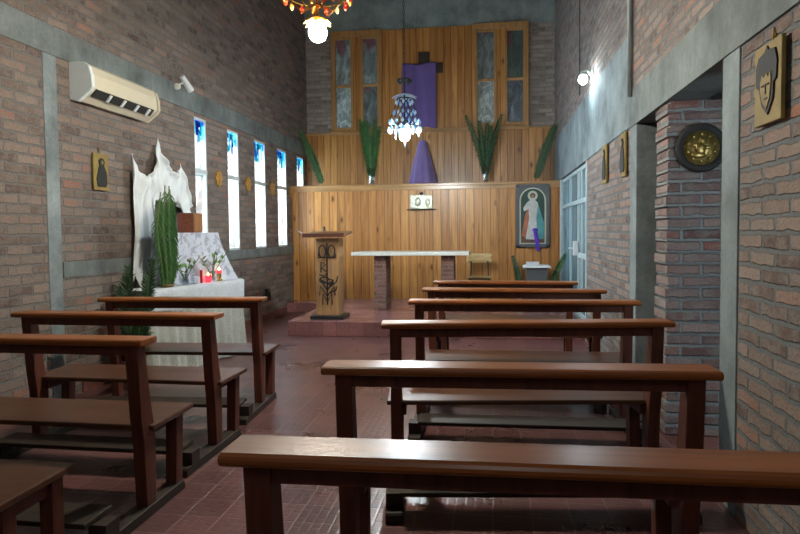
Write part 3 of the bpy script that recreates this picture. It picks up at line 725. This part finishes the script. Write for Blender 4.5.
o = MB().grid(hang, 150, 44).build('hanging_drapery', 'white_cloth', None, smooth=True, solid=.004, loc=(XL+.01, 6.31, .03))
tag(o, 'white cloth pinned to the brick wall in three peaks above side altar', 'drapery')
# palm hanging before the drapery
t = thing('palm_bundle', 'dense drooping palm leaf bundle hanging before the white drapery', 'palm', (-3.23, 5.8, .885))
for (y, L, ll, bx) in ((-.11, .93, .13, .0), (-.05, 1.0, .14, .02), (.02, 1.0, .14, .03), (.08, .97, .14, .01), (.13, .9, .13, -.01), (.17, .75, .11, -.02), (.0, .88, .13, -.04)):
    sp_ = [(bx+.01*sin(k), y*(.5+.75*sin(pi*.85*k/8)), .0+L*(k/8)) for k in range(9)]
    m = MB(); frond(m, sp_[::-1], ll, 80, side=(.35, 1, 0), droop=.35, w=.016); o = m.build('palm_frond', 'leaf', t, solid=.0012)
    MB().tube(sp_, .006, 6).build('stem', 'stalk', o)
ff = [((cos(k*2.4)*.02, sin(k*2.4)*.02, .14), (cos(k*2.4)*.13, sin(k*2.4)*.13, 1), L, (cos(k*2.4)*.05, sin(k*2.4)*.05, 0), .13) for k, L in enumerate((1.05, .98, .9, .85, .8, .7, .65, .55))]
t = palm('floor_palm', 'dark leafy upright palm on floor at near end of side altar', (-3.24, 5.24, 0), ff, 'leaf_dark', (.09, .2), None, 'plant', 'cement')
# things on the side altar
def candle(loc, r_, h_, lab, body, lit=True, gold=False):
    t = thing('candle', lab, 'candle', loc, 0, 'candles on the side altar')
    if gold: MB().lathe([(r_*1.1, 0), (r_*1.1, h_*.15), (r_*.8, h_*.2), (r_*.8, h_*.7), (r_, h_*.75)], n=16).build('holder', 'brass', t, smooth=True); MB().lathe([(r_*.95, h_*.75), (r_, h_), (0, h_)], n=16).build('glass_cup', body, t, smooth=True)
    else: MB().lathe([(r_*.8, 0), (r_, h_*.9), (r_*.95, h_), (0, h_*.98)], n=16).build('glass_cup', body, t, smooth=True)
    if lit: MB().ball((0, 0, h_+.012), .009, 8, (1, 1, 1.8)).build('flame', 'flame', t)
ZT = .8705
candle(tl(.14, .29, ZT), .034, .075, 'glowing red glass candle in middle of side altar', 'red_glow')
candle(tl(.12, .52, ZT), .03, .12, 'red candle in tall brass holder at far end of side altar', 'red_glow', True, True)
candle(tl(.14, .08, ZT), .027, .08, 'clear glass candle cup, unlit, left of the glowing red one', 'milk', False)
candle(tl(.12, .2, ZT), .014, .14, 'slim dark red candle beside the glowing red candle', 'candle_red', False)
candle(tl(.1, .44, ZT), .026, .07, 'small unlit white candle between the two lit ones', 'petal', False)
def flowers(loc, lab, n, H_, fl):
    t = thing('flower_vase', lab, 'vase of flowers', loc, 0, 'flower vases on the side altar')
    MB().lathe([(.035, 0), (.045, .03), (.03, .08), (.04, .12), (.034, .12), (.024, .08), (.036, .03), (0, .01)], n=16).build('vase', 'glass', t, smooth=True)
    for k in range(n):
        a = 2*pi*k/n+.5; sp_ = spine((0, 0, .04), (cos(a)*.35, sin(a)*.5, 1), H_*rnd.uniform(.6, 1), (cos(a)*.3, sin(a)*.5, 0), 6)
        o = MB().tube(sp_, .004, 5).build('stem', 'stalk', t); p = sp_[-1]
        lf = MB()
        for j in range(4):
            b = a+j*1.6; q = V((cos(b)*.05, sin(b)*.07, .04)); c_ = sp_[3+j % 3]; sd = V((-sin(b), cos(b), 0))*.018
            lf.add([c_, c_+q*.5+sd, c_+q*1.3, c_+q*.5-sd], [(0, 1, 2, 3)])
        lf.build('leaf', 'leaf_light', o, solid=.001)
        if k < fl:
            f_ = MB()
            for j in range(6):
                b = j*pi/3; q = V((cos(b)*.028, sin(b)*.028, .02)); sd = V((-sin(b), cos(b), 0))*.012
                f_.add([p, p+q*.6+sd, p+q*1.2, p+q*.6-sd], [(0, 1, 2, 3)])
            f_.ball(tuple(p+V((0, 0, .01))), .016, 8); f_.build('flower', 'petal', o)
flowers(tl(.13, -.08, ZT), 'glass vase with white flower and light leaves, left on side altar', 5, .3, 2)
flowers(tl(.14, .36, ZT), 'glass vase of tall green leaves before the flowered plinth', 5, .38, 0)
o = tag(MB().lathe([(.05, 0), (.08, .02), (.085, .03), (.075, .03), (0, .012)], n=20).build('saucer', 'box_wood2', None, smooth=True, loc=tl(.1, -.33, ZT)), 'small brown saucer at near end of side altar', 'saucer')
# wall-fixed outlet
t = thing('wall_socket', 'dark electrical box low on left wall beyond front left pew', 'socket', (XL, 9.6, .42))
MB().box(0, .05, -.07, .07, -.09, .09).build('housing', 'dark_metal', t, bevel=.006); MB().box(.05, .056, -.03, .03, -.04, .04).build('face', 'black', t)

# ------------------------------------------------------------------ left wall fittings
t = thing('air_conditioner', 'cream split air conditioner unit on the left brick wall', 'air conditioner', (XL+.001, 4.95, 2.56))
pr = [(0, .02), (0, .34), (.09, .345), (.15, .335), (.19, .3), (.215, .22), (.22, .12), (.2, .09), (.08, .0)]
def yzprism(m, poly, y0, y1): return m.prism(poly, y0, y1, 'y')
yzprism(MB(), [(0, .02), (0, .34), (.09, .345), (.14, .338), (.175, .31), (.2, .24), (.205, .125), (.19, .1), (.07, .01)], .04, 1.08).build('body', 'cream_plastic', t, bevel=.005)
yzprism(MB(), pr, 0, .045).build('end_cap', 'white_plastic', t, bevel=.006)
yzprism(MB(), pr, 1.075, 1.12).build('end_cap', 'cream_plastic', t, bevel=.006)
yzprism(MB(), [(.2, .118), (.206, .112), (.155, .052), (.148, .058)], .08, 1.02).build('air_slot', 'black', t)
for y in (.28, .5, .72, .92): yzprism(MB(), [(.2, .108), (.212, .1), (.165, .045), (.15, .055)], y, y+.03).build('vane', 'white_plastic', t)

def plaque(loc, rz, wd, ht, lab, style, group):
    """local x along the wall, y into the room negative"""
    t = thing('wall_plaque', lab, 'plaque', loc, rz, group)
    MB().box(-wd/2, wd/2, -.03, -.012, 0, ht).build('board', 'gold_leaf', t, bevel=.004)
    m = MB(); sc = ht
    if style == 'head':
        P = [(-.29, .5), (-.3, .74), (-.22, .86), (-.05, .89), (.02, .96), (.06, .9), (.24, .88), (.3, .72), (.28, .5), (.22, .48), (.2, .28), (.05, .1), (-.12, .24), (-.2, .45)]
        m.prism([(x*sc, z*sc) for x, z in P], -.037, -.03, 'y'); m.build('relief', 'black', t, bevel=.002)
        MB().prism([(x*sc, z*sc) for x, z in [(-.13, .52), (-.08, .62), (-.02, .57), (.05, .62), (.1, .56), (.16, .62), (.17, .46), (.14, .3), (.05, .17), (-.07, .28), (-.13, .42)]], -.041, -.037, 'y').build('face', 'gold_leaf', t)
        m = MB(); z = .46
        m.box(-.08*sc, -.01*sc, -.044, -.041, z*sc, (z+.02)*sc); m.box(.07*sc, .13*sc, -.044, -.041, z*sc, (z+.02)*sc)
        m.box(.03*sc, .045*sc, -.044, -.041, .36*sc, .48*sc); m.box(.0*sc, .09*sc, -.044, -.041, .29*sc, .31*sc); m.build('features', 'black', t)
    else:
        P = [(-.05, .88), (.06, .88), (.13, .78), (.1, .68), (.2, .5), (.22, .2), (.16, .1), (-.16, .1), (-.22, .3), (-.14, .55), (-.08, .68), (-.12, .8)]
        m.prism([(x*sc*1.05, z*sc) for x, z in P], -.04, -.03, 'y'); m.build('relief', 'black', t, bevel=.003)
        MB().ball((.0, -.041, .76*sc), .045*sc, 10, (1, .5, 1.2)).build('face', 'gold', t, smooth=True)
    MB().tube([(-.02, -.004, ht), (0, -.004, ht+.06), (.02, -.004, ht)], .004, 6).build('hanging_loop', 'brass', t)
    return t
plaque((XR, 2.815, 1.84), -pi/2, .255, .335, 'mustard plaque with dark head relief on nearest stretch of right wall', 'head', 'plaques on the right wall')
plaque((XR, 5.72, 1.87), -pi/2, .2, .38, 'mustard plaque with dark figure beside the far jamb of the opening', 'figure', 'plaques on the right wall')
plaque((XR, 6.62, 1.88), -pi/2, .22, .39, 'mustard plaque with dark figure nearest the glazed door', 'figure', 'plaques on the right wall')
plaque((XL, 5.325, 1.815), pi/2, .22, .34, 'mustard plaque with dark seated figure below the air conditioner', 'figure', None)
# star ornaments between the windows
labs = ['small amber wooden rosette between first and second narrow windows', 'small amber wooden rosette between second and third narrow windows',
        'small amber wooden rosette between third and fourth narrow windows', 'small amber wooden rosette between fourth window and plank wall']
for i, y in enumerate((7.88, 8.89, 9.93, 10.93)):
    t = thing('wall_rosette', labs[i], 'ornament', (XL, y, 2.14), 0, 'amber rosettes between the left windows')
    m = MB(); P = []
    for k in range(32):
        a = 2*pi*k/32; r_ = .095*(1+.16*cos(8*a)); P.append((r_*cos(a), r_*sin(a)*1.08))
    m.prism(P, 0, .025); m.build('disc', 'orn', t, bevel=.004)
    m = MB(); m.box(.025, .034, -.012, .012, -.07, .07); m.box(.025, .034, -.05, .05, .005, .028); m.build('raised_cross', 'orn', t)
# white spot fixture up on the left band
t = thing('wall_spotlight', 'small white twin fixture on the left concrete band', 'spotlight', (XL+e, 6.84, 3.135))
MB().lathe([(.035, 0), (.04, .01), (.03, .05), (0, .06)], (0, -.06, -.03), 14, 'x').build('mount', 'petal', t, smooth=True)
MB().tube([(.05, -.05, 0), (.08, -.02, .02)], .01, 8).build('arm', 'white_plastic', t)
MB().tube([(.07, -.04, .09), (.11, .1, -.05)], [.03, .042], 14).build('head', 'white_plastic', t, bevel=.004)
# ------------------------------------------------------------------ right wall fittings
t = thing('round_plaque', 'round dark framed plaque with gilt relief on brick pier in opening', 'plaque', (1.372, 4.394, 1.94))
MB().lathe([(.16, 0), (.163, .015), (.15, .035), (.128, .03), (.115, .016), (0, .016)], n=48, axis='y').build('rim', 'black', t, smooth=True)
MB().lathe([(.118, .012), (.112, .022), (0, .026)], n=48, axis='y').build('gilt_disc', 'gold', t, smooth=True)
m = MB(); m.ball((0, -.035, .045), .02, 12, (1, .6, 1.2)); m.ball((-.01, -.033, -.01), .035, 12, (1.0, .5, 1.3)); m.ball((-.02, -.032, -.05), .045, 12, (1.1, .4, .55)); m.ball((.03, -.034, 0), .02, 10, (1.6, .5, .6)); m.ball((-.045, -.034, .015), .018, 10, (1.5, .5, .7))
for k in range(10):
    a = 2*pi*k/10+.3; m.ball((.088*cos(a), -.028, .088*sin(a)), .012, 8, (1, .4, 1))
m.build('relief', 'gold', t, smooth=True)
t = thing('conduit_pipe', 'vertical grey conduit on the upper right wall', 'pipe', (XR-.03, 5.44, 2.57))
MB().tube([(0, 0, -.06), (0, 0, 4.3)], .022, 10).build('pipe', 'steel', t, smooth=True); MB().tube([(0, 0, .77), (0, 0, .82)], .032, 12).build('collar', 'steel', t)
t = thing('wall_lamp', 'lit white lamp on short arm on the upper right wall', 'lamp', (XR, 7.5, 3.19))
MB().lathe([(.055, 0), (.05, -.02), (0, -.025)], n=18, axis='x').build('wall_plate', 'white_plastic', t, smooth=True)
MB().tube([(-.02, 0, 0), (-.07, 0, .06), (-.12, 0, .05)], .012, 8).build('arm', 'white_plastic', t, smooth=True)
MB().lathe([(.03, .03), (.035, .0), (.045, -.02), (.04, -.02), (.02, .02), (0, .03)], (-.12, 0, .02), 16).build('socket', 'white_plastic', t, smooth=True)
MB().ball((-.12, 0, -.045), .052, 16).build('bulb', 'bulb_wall', t, smooth=True)
t = tag(MB().tube([(0, 0, 0), (0, .02, 1.2), (0, -.02, 2.4), (0, 0, 3.45)], .006, 6).build('cable', 'black', None, loc=(XR-.006, 8.6, 3.2)), 'thin dark cable running up the right wall beyond the wall lamp', 'cable')

# ------------------------------------------------------------------ chandeliers
def chandelier(loc, lab, style):
    t = thing('chandelier', lab, 'chandelier', loc, 0, 'chandeliers over the aisle')   # origin at the bulb centre
    warm = style == 'warm'; top = ZC-loc[2]
    g1, g2 = ('amber', 'ruby') if warm else ('milk', 'ice')
    MB().ball((0, 0, 0), .062, 18, (1, 1, 1.1)).build('bulb', 'bulb_warm' if warm else 'bulb_white', t, smooth=True)
    MB().lathe([(.022, .05), (.024, .09), (.03, .1), (0, .115)], n=14).build('bulb_socket', 'brass' if warm else 'white_plastic', t, smooth=True)
    m = MB()          # small leaf crown hugging the bulb
    for k in range(9):
        a = 2*pi*k/9; d = V((cos(a), sin(a), 0)); s_ = V((-sin(a), cos(a), 0))*.026; z = V((0, 0, 1))
        m.add([d*.025+z*.1-s_*.5, d*.025+z*.1+s_*.5, d*.07+z*.075+s_, d*.07+z*.075-s_, d*.1+z*.05], [(0, 1, 2, 3), (3, 2, 4)])
    m.build('leaf_crown', g1, t, solid=.003)
    H0, RB = (.25, .215) if warm else (.1, .185)
    m = MB(); m.tube([(RB*cos(2*pi*k/36), RB*sin(2*pi*k/36), H0) for k in range(37)], .008, 8, False); m.tube([(RB*.5*cos(2*pi*k/24), RB*.5*sin(2*pi*k/24), .44) for k in range(25)], .008, 8, False)
    for k in range(6):
        a = 2*pi*k/6; m.tube([(RB*cos(a), RB*sin(a), H0), (RB*.92*cos(a), RB*.92*sin(a), H0+.12), (RB*.6*cos(a), RB*.6*sin(a), .36), (RB*.5*cos(a), RB*.5*sin(a), .44)], .006, 6)
        m.tube([(.0, 0, .2), (RB*.5*cos(a), RB*.5*sin(a), .14), (RB*cos(a), RB*sin(a), H0)], .006, 6)
    m.tube([(0, 0, .1), (0, 0, .66)], .01, 8)
    m.build('frame', 'brass' if warm else 'dark_metal', t)
    protos = {}
    for ring, (rr, z, n, L) in enumerate([(RB+.012, H0+.0, 16, .07), (RB*.98, H0+.09, 14, .065), (RB*.72, .3, 12, .06), (RB*.55, .42, 10, .06)]):
        for k in range(n):
            a = 2*pi*(k+.5*ring)/n; g = g1 if (k+ring) % 2 else g2; c_ = (rr*cos(a), rr*sin(a), z-L*.4)
            if (g, L) not in protos:
                o = protos[g, L] = MB().lathe([(0, -L*.5), (.014, -L*.2), (.018, 0), (.006, L*.4), (0, L*.5)], n=6).build('pendant', g, t)
            else: o = protos[g, L].copy(); COL.objects.link(o)
            o.location = c_
    m = MB()
    for k in range(12):
        a = 2*pi*k/12; d = V((cos(a), sin(a), 0)); s_ = V((-sin(a), cos(a), 0))*.035; z = V((0, 0, 1))
        m.add([d*.03+z*.5-s_*.4, d*.03+z*.5+s_*.4, d*.1+z*.48+s_, d*.1+z*.48-s_, d*.155+z*.45], [(0, 1, 2, 3), (3, 2, 4)])
    m.build('upper_crown', g1, t, solid=.004)
    m = MB()
    for k in range(7):
        a = 2*pi*k/7; m.ball((.065*cos(a), .065*sin(a), .655), .03, 8)
    m.ball((0, 0, .66), .04, 10); m.build('top_cluster', 'dark_metal', t, smooth=True)
    m = MB(); n = int((top-.69)/.05)
    for k in range(n):
        z = .69+k*.05; pts = [((.011*cos(q) if k % 2 else 0), (0 if k % 2 else .011*cos(q)), z+.025+.03*sin(q)) for q in [2*pi*j/8 for j in range(9)]]
        m.tube(pts, .0035, 4, False)
    m.build('chain', 'dark_metal', t)
    MB().lathe([(.06, top-.05), (.07, top-.02), (.07, top), (0, top)], n=18).build('ceiling_cup', 'brass', t, smooth=True)
    if not warm:
        MB().lathe([(0, -.145), (.012, -.13), (.008, -.11), (.02, -.1), (0, -.09)], n=10).build('finial', 'milk', t)
        m = MB()
        for a in (.3, 2.4, 4.4): m.tube([(RB*cos(a), RB*sin(a), H0), (RB*.95*cos(a), RB*.95*sin(a), -.02)], .004, 5)
        m.tube([(0, 0, -.05), (0, 0, -.1)], .006, 6); m.build('drops', 'ice', t)
chandelier((-1.18, 4.2, 2.78), 'nearer chandelier of red and amber glass cut by the top edge', 'warm')
chandelier((-1.04, 7.5, 2.57), 'farther chandelier of icy glass hanging before the purple cloth', 'cool')

# ------------------------------------------------------------------ light
W = bpy.data.worlds.new('sky'); S.world = W; W.use_nodes = True
nt = W.node_tree; bg = nt.nodes['Background']; bg.inputs[0].default_value = (.78, .92, 1, 1); bg.inputs[1].default_value = 18.0
def portal(name, loc, rot, sx, sy):
    l = bpy.data.lights.new(name, 'AREA'); l.shape = 'RECTANGLE'; l.size = sx; l.size_y = sy
    l.cycles.is_portal = True
    o = bpy.data.objects.new(name, l); COL.objects.link(o); o.location = loc; o.rotation_euler = rot
for a, b in WIN: portal('window_daylight', (XL-T-.02, (a+b)/2, (WZ0+WZ1)/2), (0, R(-90), 0), WZ1-WZ0, b-a)
portal('side_room_daylight', (2.25, 1.88, 1.65), (R(90), 0, 0), .7, .7)
portal('door_daylight', (XR+T+.02, (DOOR[0]+DOOR[1])/2, (DOOR[2]+DOOR[3])/2), (0, R(90), 0), DOOR[3]-DOOR[2], DOOR[1]-DOOR[0])

l = bpy.data.lights.new('fill_light_behind', 'POINT'); l.energy = 24; l.color = (.9, .97, 1); l.shadow_soft_size = .12  # unseen fill added behind the camera, standing in for light on the near pews
o = bpy.data.objects.new('fill_light_behind', l); COL.objects.link(o); o.location = (.2, -.9, 3.1)

# ------------------------------------------------------------------ camera
cd = bpy.data.cameras.new('camera'); cam = bpy.data.objects.new('camera', cd); COL.objects.link(cam)
F = 620.0; cd.sensor_width = 36; cd.lens = F/800*36; cd.shift_y = (258-267)/800*1.0; cd.clip_start = .05
yaw = math.atan(92/F); pitch = -math.atan((258-232)/math.hypot(F, 92)); roll = R(.55)
fw = V((-sin(yaw)*cos(pitch), cos(yaw)*cos(pitch), sin(pitch))); rt = V((cos(yaw), sin(yaw), 0)); up = rt.cross(fw)
r2 = rt*cos(roll)-up*sin(roll); u2 = rt*sin(roll)+up*cos(roll)
mt = Matrix((r2, u2, -fw)).transposed().to_4x4(); mt.translation = (0, 0, 1.4); cam.matrix_world = mt
S.camera = cam
S.view_settings.view_transform = 'Standard'; S.view_settings.look = 'None'; S.view_settings.gamma = 1
S.view_settings.exposure = 0.5; S.view_settings.use_curve_mapping = False
S.cycles.max_bounces = 8; S.cycles.sample_clamp_indirect = 8
